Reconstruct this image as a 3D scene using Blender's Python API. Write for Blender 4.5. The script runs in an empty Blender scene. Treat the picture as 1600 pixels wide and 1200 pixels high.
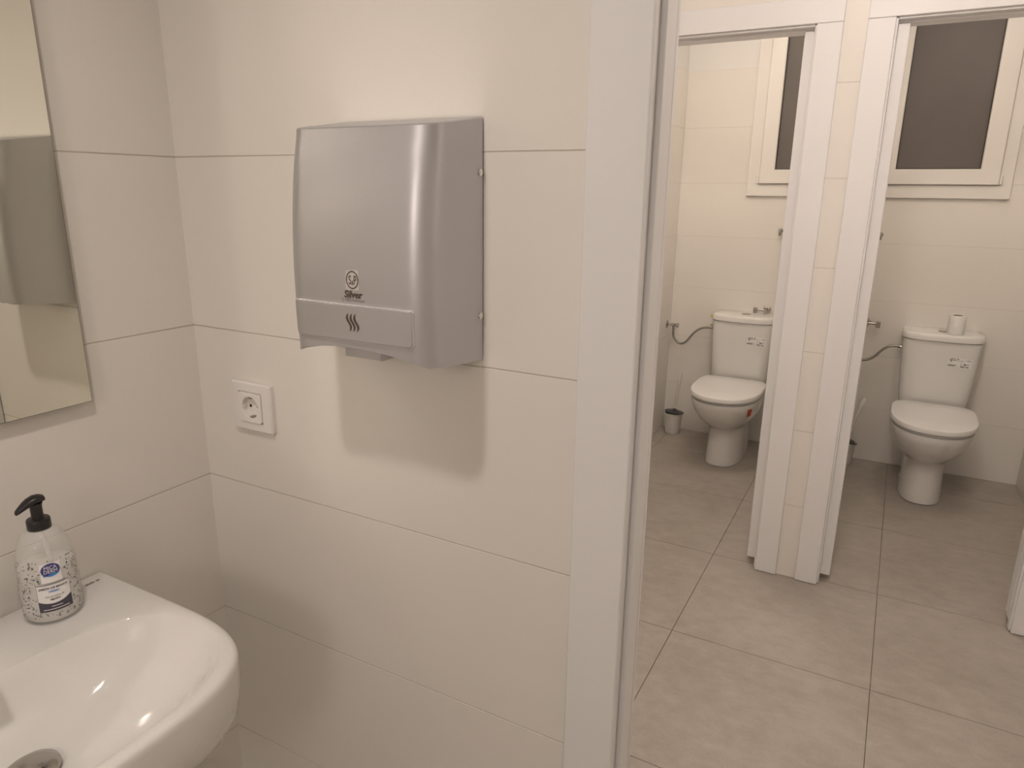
import bpy, math, random
from mathutils import Vector, Matrix

random.seed(7)
S = bpy.context.scene
COL = S.collection

# ------------------------------------------------------------------ camera
YAW, PITCH, ROLL, FPX = -0.495842, -0.269948, 0.011624, 1097.79
cam_d = bpy.data.cameras.new('camera')
cam_d.sensor_fit = 'HORIZONTAL'
cam_d.sensor_width = 36.0
cam_d.lens = FPX * 36.0 / 1600.0
cam_d.clip_start = 0.01
cam = bpy.data.objects.new('camera', cam_d)
COL.objects.link(cam)
fw = Vector((math.sin(YAW) * math.cos(PITCH), math.cos(YAW) * math.cos(PITCH), math.sin(PITCH)))
rt = fw.cross(Vector((0, 0, 1))).normalized()
up = rt.cross(fw)
r2 = rt * math.cos(ROLL) + up * math.sin(ROLL)
u2 = -rt * math.sin(ROLL) + up * math.cos(ROLL)
m = Matrix((r2, u2, -fw)).transposed().to_4x4()
m.translation = Vector((1.14226, -0.855998, 1.447226))
cam.matrix_world = m
# the calibration is a negative yaw: x to the right of the dryer wall, y into the wall
S.camera = cam

# ------------------------------------------------------------------ world, exposure
w = bpy.data.worlds.new('night')
S.world = w
w.use_nodes = True
w.node_tree.nodes['Background'].inputs[0].default_value = (0.010, 0.011, 0.014, 1)
w.node_tree.nodes['Background'].inputs[1].default_value = 1.0
S.view_settings.view_transform = 'Standard'
S.view_settings.look = 'None'
S.view_settings.exposure = 0.0
S.view_settings.gamma = 1.0
S.view_settings.use_curve_mapping = False

# lamps of the place and one added fill lamp: (x, y, radius, strength) of the round ceiling lights
CEIL = 2.45
CEIL_WASH = 2.12           # lower ceiling of the wash room
WARM, WARMER = (1.0, 0.890, 0.815), (1.0, 0.880, 0.770)
LAMPS = {                  # x, y, ceiling, radius, watts, colour
    'wash': (0.61, -0.70, CEIL_WASH, 0.045, 4.5, WARM),
    'wash_fill': (1.20, -2.45, CEIL_WASH, 0.190, 15.5, WARM),  # added fill lamp behind the camera, softens shadows in the wash room
    'hall': (0.98, 0.46, CEIL, 0.060, 23.5, WARM),
    'stall_l': (0.50, 2.28, CEIL, 0.055, 12.4, WARMER),
    'stall_r': (1.36, 2.28, CEIL, 0.055, 9.4, WARMER),
}
# the mirror throws the lamp's light back onto the tiles: let the sampler find it
S.cycles.blur_glossy = 0.13
S.cycles.sample_clamp_indirect = 0

# ------------------------------------------------------------------ materials
def mat(name, col, rough=0.5, metal=0.0, spec=0.5, trans=0.0, ior=1.45, noise=None, bump=None, emit=None, coat=0.0, alpha=1.0, rnoise=None):
    """noise=(scale, amount, detail) colour mottling; bump=(scale, strength, distance)"""
    ma = bpy.data.materials.new(name)
    ma.use_nodes = True
    nt = ma.node_tree
    b = nt.nodes['Principled BSDF']
    b.inputs['Base Color'].default_value = (*col, 1)
    b.inputs['Roughness'].default_value = rough
    b.inputs['Metallic'].default_value = metal
    b.inputs['Specular IOR Level'].default_value = spec
    b.inputs['Transmission Weight'].default_value = trans
    b.inputs['IOR'].default_value = ior
    b.inputs['Coat Weight'].default_value = coat
    b.inputs['Alpha'].default_value = alpha
    if emit:
        b.inputs['Emission Color'].default_value = (*emit[0], 1)
        b.inputs['Emission Strength'].default_value = emit[1]
    tc = nt.nodes.new('ShaderNodeTexCoord')
    geo = nt.nodes.new('ShaderNodeNewGeometry')
    if noise:
        n = nt.nodes.new('ShaderNodeTexNoise')
        n.inputs['Scale'].default_value = noise[0]
        n.inputs['Detail'].default_value = noise[2]
        n.inputs['Roughness'].default_value = 0.6
        nt.links.new(geo.outputs['Position'], n.inputs['Vector'])
        r = nt.nodes.new('ShaderNodeValToRGB')
        a = noise[1]
        r.color_ramp.elements[0].position = 0.3
        r.color_ramp.elements[1].position = 0.7
        r.color_ramp.elements[0].color = (*[c * (1 - a) for c in col], 1)
        r.color_ramp.elements[1].color = (*[min(1, c * (1 + a)) for c in col], 1)
        nt.links.new(n.outputs['Fac'], r.inputs['Fac'])
        nt.links.new(r.outputs['Color'], b.inputs['Base Color'])
    if bump:
        n2 = nt.nodes.new('ShaderNodeTexNoise')
        n2.inputs['Scale'].default_value = bump[0]
        n2.inputs['Detail'].default_value = 3
        nt.links.new(geo.outputs['Position'], n2.inputs['Vector'])
        bp = nt.nodes.new('ShaderNodeBump')
        bp.inputs['Strength'].default_value = bump[1]
        bp.inputs['Distance'].default_value = bump[2]
        nt.links.new(n2.outputs['Fac'], bp.inputs['Height'])
        nt.links.new(bp.outputs['Normal'], b.inputs['Normal'])
    return ma

def floor_mat():
    ma = mat('floor_tile_stone', (0.36, 0.325, 0.285), rough=0.42, spec=0.35)
    nt = ma.node_tree
    b = nt.nodes['Principled BSDF']
    geo = nt.nodes.new('ShaderNodeNewGeometry')
    def noise(scale, detail, rough=0.6, stretch=None):
        n = nt.nodes.new('ShaderNodeTexNoise')
        n.inputs['Scale'].default_value = scale
        n.inputs['Detail'].default_value = detail
        n.inputs['Roughness'].default_value = rough
        src = geo.outputs['Position']
        if stretch:
            mp = nt.nodes.new('ShaderNodeMapping')
            mp.inputs['Scale'].default_value = stretch
            nt.links.new(src, mp.inputs['Vector'])
            src = mp.outputs['Vector']
        nt.links.new(src, n.inputs['Vector'])
        return n.outputs['Fac']
    def ramp(fac, c0, c1, p0=0.3, p1=0.7):
        r = nt.nodes.new('ShaderNodeValToRGB')
        r.color_ramp.elements[0].position = p0
        r.color_ramp.elements[1].position = p1
        r.color_ramp.elements[0].color = (*c0, 1)
        r.color_ramp.elements[1].color = (*c1, 1)
        nt.links.new(fac, r.inputs['Fac'])
        return r.outputs['Color']
    def mix(kind, a, bb, f):
        mx = nt.nodes.new('ShaderNodeMix')
        mx.data_type = 'RGBA'
        mx.blend_type = kind
        mx.inputs[0].default_value = f
        nt.links.new(a, mx.inputs[6])
        nt.links.new(bb, mx.inputs[7])
        return mx.outputs[2]
    big = ramp(noise(3.2, 6, 0.62), (0.355, 0.316, 0.272), (0.430, 0.390, 0.344))
    mid = ramp(noise(14, 7, 0.72, (1.0, 1.5, 1.0)), (0.40, 0.40, 0.40), (0.60, 0.60, 0.60))
    fine = ramp(noise(260, 3, 0.7), (0.42, 0.42, 0.42), (0.58, 0.58, 0.58))
    c = mix('OVERLAY', big, mid, 0.5)
    c = mix('OVERLAY', c, fine, 0.5)
    nt.links.new(c, b.inputs['Base Color'])
    return ma

M = {}
M['tile'] = mat('cream_wall_tile', (0.80, 0.765, 0.715), rough=0.32, spec=0.27, noise=(2.0, 0.015, 2), bump=(7.0, 0.05, 0.01))
M['grout'] = mat('tile_grout', (0.56, 0.50, 0.43), rough=0.9)
M['grout_light'] = mat('pale_grout', (0.66, 0.61, 0.55), rough=0.7)
M['floor'] = floor_mat()
M['floor_grout'] = mat('floor_grout', (0.21, 0.18, 0.15), rough=0.95)
M['plaster'] = mat('white_plaster', (0.80, 0.785, 0.76), rough=0.85, bump=(180, 0.05, 0.002))
M['paint'] = mat('white_door_paint', (0.80, 0.79, 0.79), rough=0.40, spec=0.4, bump=(240, 0.10, 0.0012))
M['paint_smooth'] = mat('white_lacquer', (0.77, 0.755, 0.745), rough=0.36, spec=0.4)
M['ceramic'] = mat('glazed_ceramic', (0.80, 0.785, 0.76), rough=0.09, spec=0.55, coat=0.3)
M['seat_plastic'] = mat('seat_plastic', (0.80, 0.785, 0.765), rough=0.22)
M['silver'] = mat('silver_paint', (0.57, 0.565, 0.585), rough=0.37, metal=0.7, spec=0.5, bump=(900, 0.03, 0.0005))
M['silver_edge'] = mat('silver_highlight_edge', (0.80, 0.78, 0.77), rough=0.25, metal=0.3)  # brightened colour stands in for the highlight along the sensor bar's edge
M['silver_dark'] = mat('dark_outlet_metal', (0.30, 0.29, 0.29), rough=0.45, metal=0.6)
M['chrome'] = mat('chrome', (0.80, 0.79, 0.77), rough=0.06, metal=1.0)
M['chrome_satin'] = mat('satin_chrome', (0.52, 0.50, 0.47), rough=0.22, metal=1.0)
M['plug'] = mat('dark_chrome', (0.46, 0.44, 0.41), rough=0.10, metal=1.0)  # base colour darkened to give the plug its dark reflection
M['hose'] = mat('braided_steel_hose', (0.36, 0.34, 0.31), rough=0.4, metal=0.9, bump=(700, 0.4, 0.001))
M['ink'] = mat('brown_grey_print', (0.095, 0.070, 0.050), rough=0.5)
M['ink_soft'] = mat('faint_print', (0.22, 0.205, 0.20), rough=0.5)
M['logo_plate'] = mat('logo_plate_silver', (0.56, 0.53, 0.51), rough=0.5, metal=0.0)
M['white_plastic'] = mat('white_socket_plastic', (0.82, 0.79, 0.76), rough=0.25)
M['contact'] = mat('brass_contact', (0.45, 0.40, 0.32), rough=0.3, metal=1.0)
M['hole'] = mat('dark_hole', (0.02, 0.018, 0.016), rough=0.8)
M['mirror'] = mat('mirror_silvering', (0.80, 0.80, 0.72), rough=0.0, metal=1.0)
M['mirror_edge'] = mat('mirror_glass_edge', (0.05, 0.055, 0.045), rough=0.3)
M['black_plastic'] = mat('black_pump_plastic', (0.022, 0.020, 0.020), rough=0.33)
M['black_rubber'] = mat('dark_grey_plastic', (0.045, 0.045, 0.05), rough=0.4)
M['bottle'] = mat('clear_bottle_plastic', (0.88, 0.87, 0.84), rough=0.07, spec=0.5, alpha=0.25)
M['soap'] = mat('pearly_soap', (0.84, 0.82, 0.78), rough=0.4)
M['tube'] = mat('dip_tube', (0.85, 0.84, 0.82), rough=0.3)
M['label_white'] = mat('label_white', (0.86, 0.84, 0.83), rough=0.4)
M['label_navy'] = mat('label_navy', (0.070, 0.060, 0.085), rough=0.4)
M['label_violet'] = mat('label_violet_blue', (0.060, 0.058, 0.22), rough=0.35)
M['label_blue'] = mat('label_light_blue', (0.05, 0.24, 0.60), rough=0.35)
M['label_grey'] = mat('label_grey_print', (0.055, 0.050, 0.065), rough=0.5)
M['pane'] = mat('frosted_night_glass', (0.145, 0.127, 0.116), rough=0.50, spec=0.4, noise=(3.0, 0.06, 2))
M['window_pvc'] = mat('white_window_frame', (0.80, 0.77, 0.73), rough=0.33)
M['gasket'] = mat('black_gasket', (0.05, 0.045, 0.04), rough=0.6)
M['paper'] = mat('toilet_paper', (0.85, 0.83, 0.80), rough=0.95, bump=(150, 0.2, 0.002))
M['card'] = mat('cardboard_core', (0.16, 0.12, 0.085), rough=0.9)
M['orange'] = mat('orange_red_sticker', (0.55, 0.09, 0.035), rough=0.5)
M['yellow'] = mat('yellow_tape', (0.62, 0.53, 0.10), rough=0.6)
M['barcode'] = mat('black_label_print', (0.03, 0.028, 0.026), rough=0.6)
M['bucket'] = mat('white_bucket_plastic', (0.76, 0.73, 0.68), rough=0.35)
M['lamp'] = mat('lamp_diffuser', (0.9, 0.9, 0.9), rough=0.5)
M['ceiling'] = mat('ceiling_paint', (0.88, 0.87, 0.85), rough=0.9)

# ------------------------------------------------------------------ mesh helpers
class MB:
    def __init__(s):
        s.v, s.f = [], []
    def add(s, verts, faces):
        o = len(s.v)
        s.v += [tuple(q) for q in verts]
        s.f += [tuple(i + o for i in fc) for fc in faces]
        return s
    def box(s, x0, x1, y0, y1, z0, z1):
        return s.add([(x0, y0, z0), (x1, y0, z0), (x1, y1, z0), (x0, y1, z0), (x0, y0, z1), (x1, y0, z1), (x1, y1, z1), (x0, y1, z1)],
                     [(0, 3, 2, 1), (4, 5, 6, 7), (0, 1, 5, 4), (1, 2, 6, 5), (2, 3, 7, 6), (3, 0, 4, 7)])
    def loft(s, rings, cap0=True, cap1=True, closed=True):
        n = len(rings[0])
        vs = [q for r in rings for q in r]
        fs = []
        for i in range(len(rings) - 1):
            for j in range(n if closed else n - 1):
                k = (j + 1) % n
                fs.append((i * n + j, i * n + k, (i + 1) * n + k, (i + 1) * n + j))
        if cap0: fs.append(tuple(range(n - 1, -1, -1)))
        if cap1: fs.append(tuple(range((len(rings) - 1) * n, len(rings) * n)))
        return s.add(vs, fs)
    def lathe(s, prof, c=(0, 0, 0), axis='z', n=32, cap0=True, cap1=True):
        rings = []
        for r, h in prof:
            ring = []
            for k in range(n):
                a = 2 * math.pi * k / n
                u, v = r * math.cos(a), r * math.sin(a)
                if axis == 'z': q = (c[0] + u, c[1] + v, c[2] + h)
                elif axis == 'x': q = (c[0] + h, c[1] + u, c[2] + v)
                else: q = (c[0] + v, c[1] + h, c[2] + u)
                ring.append(q)
            rings.append(ring)
        return s.loft(rings, cap0, cap1)
    def tube(s, pts, r, n=10, cap=True):
        pts = [Vector(q) for q in pts]
        rr = r if isinstance(r, (list, tuple)) else [r] * len(pts)
        rings = []
        nrm = None
        for i, q in enumerate(pts):
            t = (pts[min(i + 1, len(pts) - 1)] - pts[max(i - 1, 0)]).normalized()
            if nrm is None:
                nrm = t.cross(Vector((0, 0, 1)))
                if nrm.length < 1e-3: nrm = t.cross(Vector((1, 0, 0)))
            nrm = (nrm - t * nrm.dot(t)).normalized()
            bn = t.cross(nrm)
            rings.append([q + (nrm * math.cos(2 * math.pi * k / n) + bn * math.sin(2 * math.pi * k / n)) * rr[i] for k in range(n)])
        return s.loft(rings, cap, cap)
    def prism(s, poly, fn0, fn1):
        """poly of 2-D points, fn0/fn1 map (u, v) to 3-D for the two sides"""
        n = len(poly)
        vs = [fn0(*q) for q in poly] + [fn1(*q) for q in poly]
        fs = [tuple(range(n)), tuple(range(2 * n - 1, n - 1, -1))]
        fs += [(k, k + n, (k + 1) % n + n, (k + 1) % n) for k in range(n)]
        return s.add(vs, fs)
    def build(s, name, material, parent=None, smooth=None, bevel=None, seg=2, loc=None, fix=True):
        me = bpy.data.meshes.new(name)
        me.from_pydata(s.v, [], s.f)
        me.materials.append(M[material])
        me.validate()
        if fix:
            import bmesh
            bm = bmesh.new()
            bm.from_mesh(me)
            bmesh.ops.recalc_face_normals(bm, faces=bm.faces)
            bm.to_mesh(me)
            bm.free()
        if smooth:
            for pl in me.polygons: pl.use_smooth = True
            me.set_sharp_from_angle(angle=math.radians(smooth))
        o = bpy.data.objects.new(name, me)
        COL.objects.link(o)
        if parent: o.parent = parent
        if loc: o.location = loc
        if bevel:
            bv = o.modifiers.new('bevel', 'BEVEL')
            bv.width = bevel
            bv.segments = seg
            bv.limit_method = 'ANGLE'
            bv.angle_limit = math.radians(40)
            for pl in me.polygons: pl.use_smooth = True
            me.set_sharp_from_angle(angle=math.radians(60))
        return o

def box(name, material, x0, x1, y0, y1, z0, z1, parent=None, bevel=None, seg=2):
    return MB().box(x0, x1, y0, y1, z0, z1).build(name, material, parent, bevel=bevel, seg=seg)

def thing(name, label, cat, loc=(0, 0, 0), group=None):
    o = bpy.data.objects.new(name, None)
    o.empty_display_size = 0.05
    COL.objects.link(o)
    o.location = loc
    o['label'] = label
    o['category'] = cat
    if group: o['group'] = group
    return o

def structure(o):
    o['kind'] = 'structure'
    return o

def struct_empty(name, loc=(0, 0, 0)):
    o = bpy.data.objects.new(name, None)
    o.empty_display_size = 0.05
    COL.objects.link(o)
    o.location = loc
    return structure(o)

def rrect(w, h, r, n=6, cx=0.0, cy=0.0):
    pts = []
    for sx, sy, a0 in ((1, 1, 0), (-1, 1, 90), (-1, -1, 180), (1, -1, 270)):
        for k in range(n + 1):
            a = math.radians(a0 + 90 * k / n)
            pts.append((cx + sx * (w / 2 - r) + r * math.cos(a), cy + sy * (h / 2 - r) + r * math.sin(a)))
    return pts

def ellipse(rx, ry, n=32, cx=0.0, cy=0.0):
    return [(cx + rx * math.cos(2 * math.pi * k / n), cy + ry * math.sin(2 * math.pi * k / n)) for k in range(n)]

def text_mesh(body, size, shear=0.0, bold=0.0, align='CENTER', space=1.0):
    """2-D triangulated verts/faces for a line of text"""
    cu = bpy.data.curves.new('t', 'FONT')
    cu.body = body
    cu.size = size
    cu.shear = shear
    cu.offset = bold
    cu.align_x = align
    cu.space_character = space
    cu.resolution_u = 3
    o = bpy.data.objects.new('t', cu)
    COL.objects.link(o)
    dg = bpy.context.evaluated_depsgraph_get()
    me = bpy.data.meshes.new_from_object(o.evaluated_get(dg))
    vs = [(q.co.x, q.co.y) for q in me.vertices]
    fs = [tuple(pl.vertices) for pl in me.polygons]
    bpy.data.objects.remove(o)
    bpy.data.meshes.remove(me)
    bpy.data.curves.remove(cu)
    return vs, fs

# ------------------------------------------------------------------ the setting
TZ = 0.29912           # wall tile course height
GAP = 0.0016
XL, XR = -0.035, 1.838   # side walls of the stalls
YB = 3.360             # tiled face of the back wall
YM = 1.818             # tiled face of the wall with the two stall doors
PX0, PX1 = 0.887, 0.957   # partition between the stalls
TH = 0.004
GR = 0.0007            # how far the joints lie behind the tile faces

ceiling = structure(box('ceiling', 'ceiling', -0.3, 2.1, 0.0, 3.6, CEIL, CEIL + 0.08))
ceiling_low = structure(box('ceiling_low', 'ceiling', -0.12, 2.0, -3.0, 0.004, CEIL_WASH, CEIL_WASH + 0.08))
floor = structure(box('floor', 'floor_grout', -0.3, 2.1, -3.0, 3.6, -0.08, -0.0045))
gx = [-0.20, 0.0270, 0.6360, 1.2450, 1.8540, 2.0]
gy = [-2.948, -2.348, -1.748, -1.148, -0.548, 0.052, 0.652, 1.252, 1.852, 2.452, 3.052, 3.45]
for i in range(len(gx) - 1):
    for j in range(len(gy) - 1):
        x0, x1 = gx[i], gx[i + 1]
        y0, y1 = gy[j], gy[j + 1]
        box('floor_tile', 'floor', x0 + 0.0011, x1 - 0.0011, y0 + 0.0011, y1 - 0.0011, -0.0045, 0.0, floor)

def tile_row(parent, plane, at, u0, u1, z0, z1, sgn):
    """one tile flush with the plane 'at'; sgn = direction of the wall body behind it"""
    g = GAP / 2
    a, b = sorted((at, at + sgn * TH))
    if plane == 'y':
        return box('wall_tile', 'tile', u0 + g, u1 - g, a, b, z0 + g, z1 - g, parent, bevel=0.0006, seg=1)
    return box('wall_tile', 'tile', a, b, u0 + g, u1 - g, z0 + g, z1 - g, parent, bevel=0.0006, seg=1)

def tile_field(parent, plane, at, us, rows, sgn, zmin=0.0, zmax=9):
    for k in range(rows):
        for u0, u1 in zip(us[:-1], us[1:]):
            z0, z1 = max(zmin, k * TZ), min(zmax, (k + 1) * TZ)
            if z1 - z0 > 0.01:
                tile_row(parent, plane, at, u0, u1, z0 + (0.001 if k == 0 else 0), z1, sgn)

# wall with the hand dryer (doorway on its right)
DX0, DX1, DTOP = 0.868, 1.600, 2.05
YA = 0.072
o = MB().box(-0.12, DX0 - 0.012, GR, YA, 0, CEIL).box(DX1 + 0.012, 2.0, GR, YA, 0, CEIL).box(DX0 - 0.012, DX1 + 0.012, GR, YA, DTOP + 0.012, CEIL)
wall_front = structure(o.build('wall_front', 'grout'))
tile_field(wall_front, 'y', 0.0, [-0.0035, DX0 - 0.014], 8, 1)
tile_field(wall_front, 'y', 0.0, [DX1 + 0.014, XR], 8, 1)
# back face of that wall (seen only from inside the toilet room)
# wall with mirror and basin
wall_left = structure(box('wall_left', 'grout', -0.12, -GR, -2.95, GR, 0, CEIL))
tile_field(wall_left, 'x', 0.0, [-2.88, -1.796, -0.898, 0.0035], 8, -1)
wall_rear = structure(box('wall_rear', 'tile', -0.12, 2.0, -2.98, -2.88, 0, CEIL))
wall_right = structure(box('wall_right', 'grout_light', XR + GR, 2.0, -2.88, YB + 0.1, 0, CEIL))
tile_field(wall_right, 'x', XR, [YM + 0.1, 2.62, YB], 7, 1)
box('plaster_band', 'plaster', XR, XR + GR, YM + 0.1, YB, 7 * TZ, CEIL, wall_right)
wall_outer = structure(box('wall_side', 'grout_light', XL - 0.1, XL - GR, YA, YB + 0.1, 0, CEIL))
tile_field(wall_outer, 'x', XL, [YM + 0.1, 2.62, YB], 7, -1)
box('plaster_band', 'plaster', XL - GR, XL, YM + 0.1, YB, 7 * TZ, CEIL, wall_outer)
tile_field(wall_outer, 'x', XL, [YA, 0.93, YM], 8, -1)
tile_field(wall_right, 'x', XR, [YA, 0.93, YM], 8, 1)
wall_back = structure(box('wall_back', 'grout_light', XL - 0.1, 2.0, YB + GR, YB + 0.1, 0, CEIL))
tile_field(wall_back, 'y', YB, [XL, PX0 + 0.01], 7, 1)
tile_field(wall_back, 'y', YB, [PX1 - 0.01, XR], 7, 1)
box('plaster_band', 'plaster', XL, XR, YB, YB + GR, 7 * TZ, CEIL, wall_back)

# wall with the two stall doorways
LX0, LX1 = 0.190, 0.808    # clear opening left stall
RX0, RX1 = 1.036, 1.654    # clear opening right stall
HEAD = 1.975
CW = 0.079
YMB = YM + 0.10
RB = 0.022                 # rough opening margin
o = MB()
o.box(XL - 0.05, LX0 - RB, YM + GR, YMB, 0, CEIL).box(LX1 + RB, RX0 - RB, YM + GR, YMB, 0, CEIL).box(RX1 + RB, 1.9, YM + GR, YMB, 0, CEIL)
o.box(LX0 - RB, LX1 + RB, YM + GR, YMB, HEAD + RB, CEIL).box(RX0 - RB, RX1 + RB, YM + GR, YMB, HEAD + RB, CEIL)
wall_middle = structure(o.build('wall_middle', 'grout'))
for k in range(8):
    z0, z1 = max(0.001, k * TZ), (k + 1) * TZ
    tile_row(wall_middle, 'y', YM, LX1 + CW - 0.02, RX0 - CW + 0.02, z0, z1, 1)
    tile_row(wall_middle, 'y', YM, XL, LX0 - CW + 0.02, z0, z1, 1)
    tile_row(wall_middle, 'y', YM, RX1 + CW - 0.02, XR, z0, z1, 1)
for a, b in ((LX0 - CW + 0.02, LX1 + CW - 0.02), (RX0 - CW + 0.02, RX1 + CW - 0.02)):
    tile_row(wall_middle, 'y', YM, a, b, HEAD + CW - 0.03, 8 * TZ, 1)
wall_partition = structure(box('wall_partition', 'grout_light', PX0 + GR, PX1 - GR, YMB, YB, 0, CEIL))
tile_field(wall_partition, 'x', PX0, [YMB, 2.62, YB], 7, 1)
tile_field(wall_partition, 'x', PX1, [YMB, 2.62, YB], 7, -1)

# ------------------------------------------------------------------ door frames (no leaves in view)
def door_frame(name, x0, x1, head, yf, depth, gap_l=0.03, cw=CW, back=True, stops=(0.040, 0.040)):
    """white frame: face casings proud of the wall, linings, rebate and stop"""
    d = struct_empty(name, (x0, yf, 0))
    ct = 0.013                     # casing thickness
    def bx(nm, a0, a1, b0, b1, c0, c1, bev=0.0015, m_='paint'):
        return box(nm, m_, a0 - x0, a1 - x0, b0 - yf, b1 - yf, c0, c1, d, bevel=bev)
    yw = yf
    bx('casing', x0 - cw, x0, yw - ct, yw - 0.0005, 0.002, head, bev=0.002)
    bx('casing', x1, x1 + cw, yw - ct, yw - 0.0005, 0.002, head, bev=0.002)
    bx('head_casing', x0 - cw, x1 + cw, yw - ct, yw - 0.0005, head + 0.0006, head + cw, bev=0.002)
    yb = yf + depth
    if back:
        bx('casing', x0 - cw, x0, yb, yb + ct, 0.002, head, bev=0.002)
        bx('casing', x1, x1 + cw, yb, yb + ct, 0.002, head, bev=0.002)
        bx('head_casing', x0 - cw, x1 + cw, yb, yb + ct, head + 0.0006, head + cw, bev=0.002)
    # linings: rebate strip in front, deeper stop behind, cut short of the floor
    rb = 0.30 * depth
    for nm, xa, sg, sp in (('lining', x0, 1, stops[0]), ('lining', x1, -1, stops[1])):
        a, b = sorted((xa - sg * 0.016, xa + sg * 0.006))
        bx(nm, a, b, yw, yw + rb, 0.004, head - 0.001)
        a, b = sorted((xa - sg * 0.016, xa + sg * sp))
        bx('door_stop', a, b, yw + rb + 0.002, yb, gap_l, head - 0.0125)
    bx('head_lining', x0 + 0.006, x1 - 0.006, yw, yw + rb, head - 0.006, head + 0.016)
    bx('head_stop', x0 - 0.016, x1 + 0.016, yw + rb + 0.002, yb, head - 0.012, head + 0.016)
    return d

door_frame('door_2', LX0, LX1, HEAD, YM, 0.10)
door_frame('door_3', RX0, RX1, HEAD, YM, 0.10, stops=(0.040, 0.008))

# near doorway beside the dryer
d1 = struct_empty('door_1', (DX0, 0, 0))
def d1b(nm, a0, a1, b0, b1, c0, c1, bev=0.002, m_='paint'):
    return box(nm, m_, a0 - DX0, a1 - DX0, b0, b1, c0, c1, d1, bevel=bev)
for s, xe in ((1, DX0), (-1, DX1)):
    def seg(a, b): return sorted((xe - s * a, xe - s * b))
    a, b = seg(0.083, 0.003)
    d1b('casing', a, b, -0.015, -0.0005, 0.002, DTOP, 0.003)
    a, b = seg(0.083, 0.003)
    d1b('casing', a, b, YA, YA + 0.013, 0.002, DTOP, 0.003)
    a, b = seg(0.0135, 0.007)
    d1b('lining', a, b, 0.0, 0.0165, 0.002, DTOP)
    a, b = seg(0.0115, -0.001)
    d1b('lining', a, b, 0.0175, 0.050, 0.002, DTOP)
    a, b = seg(0.0115, 0.003)
    d1b('lining', a, b, 0.051, YA - 0.0005, 0.002, DTOP)
d1b('head_casing', DX0 - 0.083, DX1 + 0.083, -0.015, -0.0005, DTOP + 0.0006, DTOP + 0.08, 0.003)
d1b('head_lining', DX0, DX1, 0.0, YA, DTOP, DTOP + 0.0115)
d1b('head_casing', DX0 - 0.083, DX1 + 0.083, YA, YA + 0.013, DTOP + 0.0006, DTOP + 0.08, 0.003)

# ------------------------------------------------------------------ windows
def window(name, ox0, ox1, sx0, sx1, gx0, gx1, hinge):
    """outer frame ox, sash sx, glass gx; bottoms 1.428 / 1.49 / 1.567"""
    wn = struct_empty(name, ((ox0 + ox1) / 2, YB, 1.428))
    cx = (ox0 + ox1) / 2
    def bx(nm, m_, a0, a1, y0, y1, c0, c1, bev=0.002, par=None):
        return box(nm, m_, a0 - cx, a1 - cx, y0, y1, c0 - 1.428, c1 - 1.428, par or wn, bevel=bev)
    T0, T1, T2 = 2.43, 2.37, 2.29
    def ring(nm, o4, i4, y0, c):
        # rectangular frame with chamfered front edges
        def rc(q, d, y): return [(q[0] + d - cx, y, q[2] + d - 1.428), (q[1] - d - cx, y, q[2] + d - 1.428), (q[1] - d - cx, y, q[3] - d - 1.428), (q[0] + d - cx, y, q[3] - d - 1.428)]
        MB().loft([rc(o4, 0, -0.0005), rc(o4, 0, y0 + c), rc(o4, c, y0), rc(i4, -c, y0), rc(i4, 0, y0 + c), rc(i4, 0, -0.0005)], False, False).build(nm, 'window_pvc', wn)
    g = 0.002
    ring('frame', (ox0, ox1, 1.428, T0), (sx0, sx1, 1.492, T1), -0.022, 0.002)
    ring('sash', (sx0 + g, sx1 - g, 1.492 + g, T1 - g), (gx0, gx1, 1.568, T2), -0.040, 0.003)
    gk = MB()
    for a in ((gx0 + 0.0006, gx0 + 0.004, 1.569, T2 - 0.001), (gx1 - 0.004, gx1 - 0.0006, 1.569, T2 - 0.001),
              (gx0 + 0.004, gx1 - 0.004, 1.569, 1.572), (gx0 + 0.004, gx1 - 0.004, T2 - 0.004, T2 - 0.001)):
        gk.box(a[0] - cx, a[1] - cx, -0.024, -0.012, a[2] - 1.428, a[3] - 1.428)
    gk.build('gasket', 'gasket', wn)
    bx('pane', 'pane', gx0 + 0.001, gx1 - 0.001, -0.016, -0.010, 1.5695, T2 - 0.0015, None)
    hx = sx1 - 0.001 if hinge > 0 else sx0 + 0.001
    for z in (1.515, 2.33):
        hg = MB().lathe([(0.006, -0.019), (0.0075, -0.018), (0.0075, 0.018), (0.006, 0.019)], (hx - cx + hinge * 0.007, -0.030, z - 1.428), n=14)
        hg.build('hinge', 'window_pvc', wn, smooth=40)
    return wn
window('window_1', 0.345, 0.877, 0.408, 0.822, 0.486, 0.745, -1)
window('window_2', 0.967, 1.570, 1.000, 1.516, 1.067, 1.431, 1)

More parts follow.
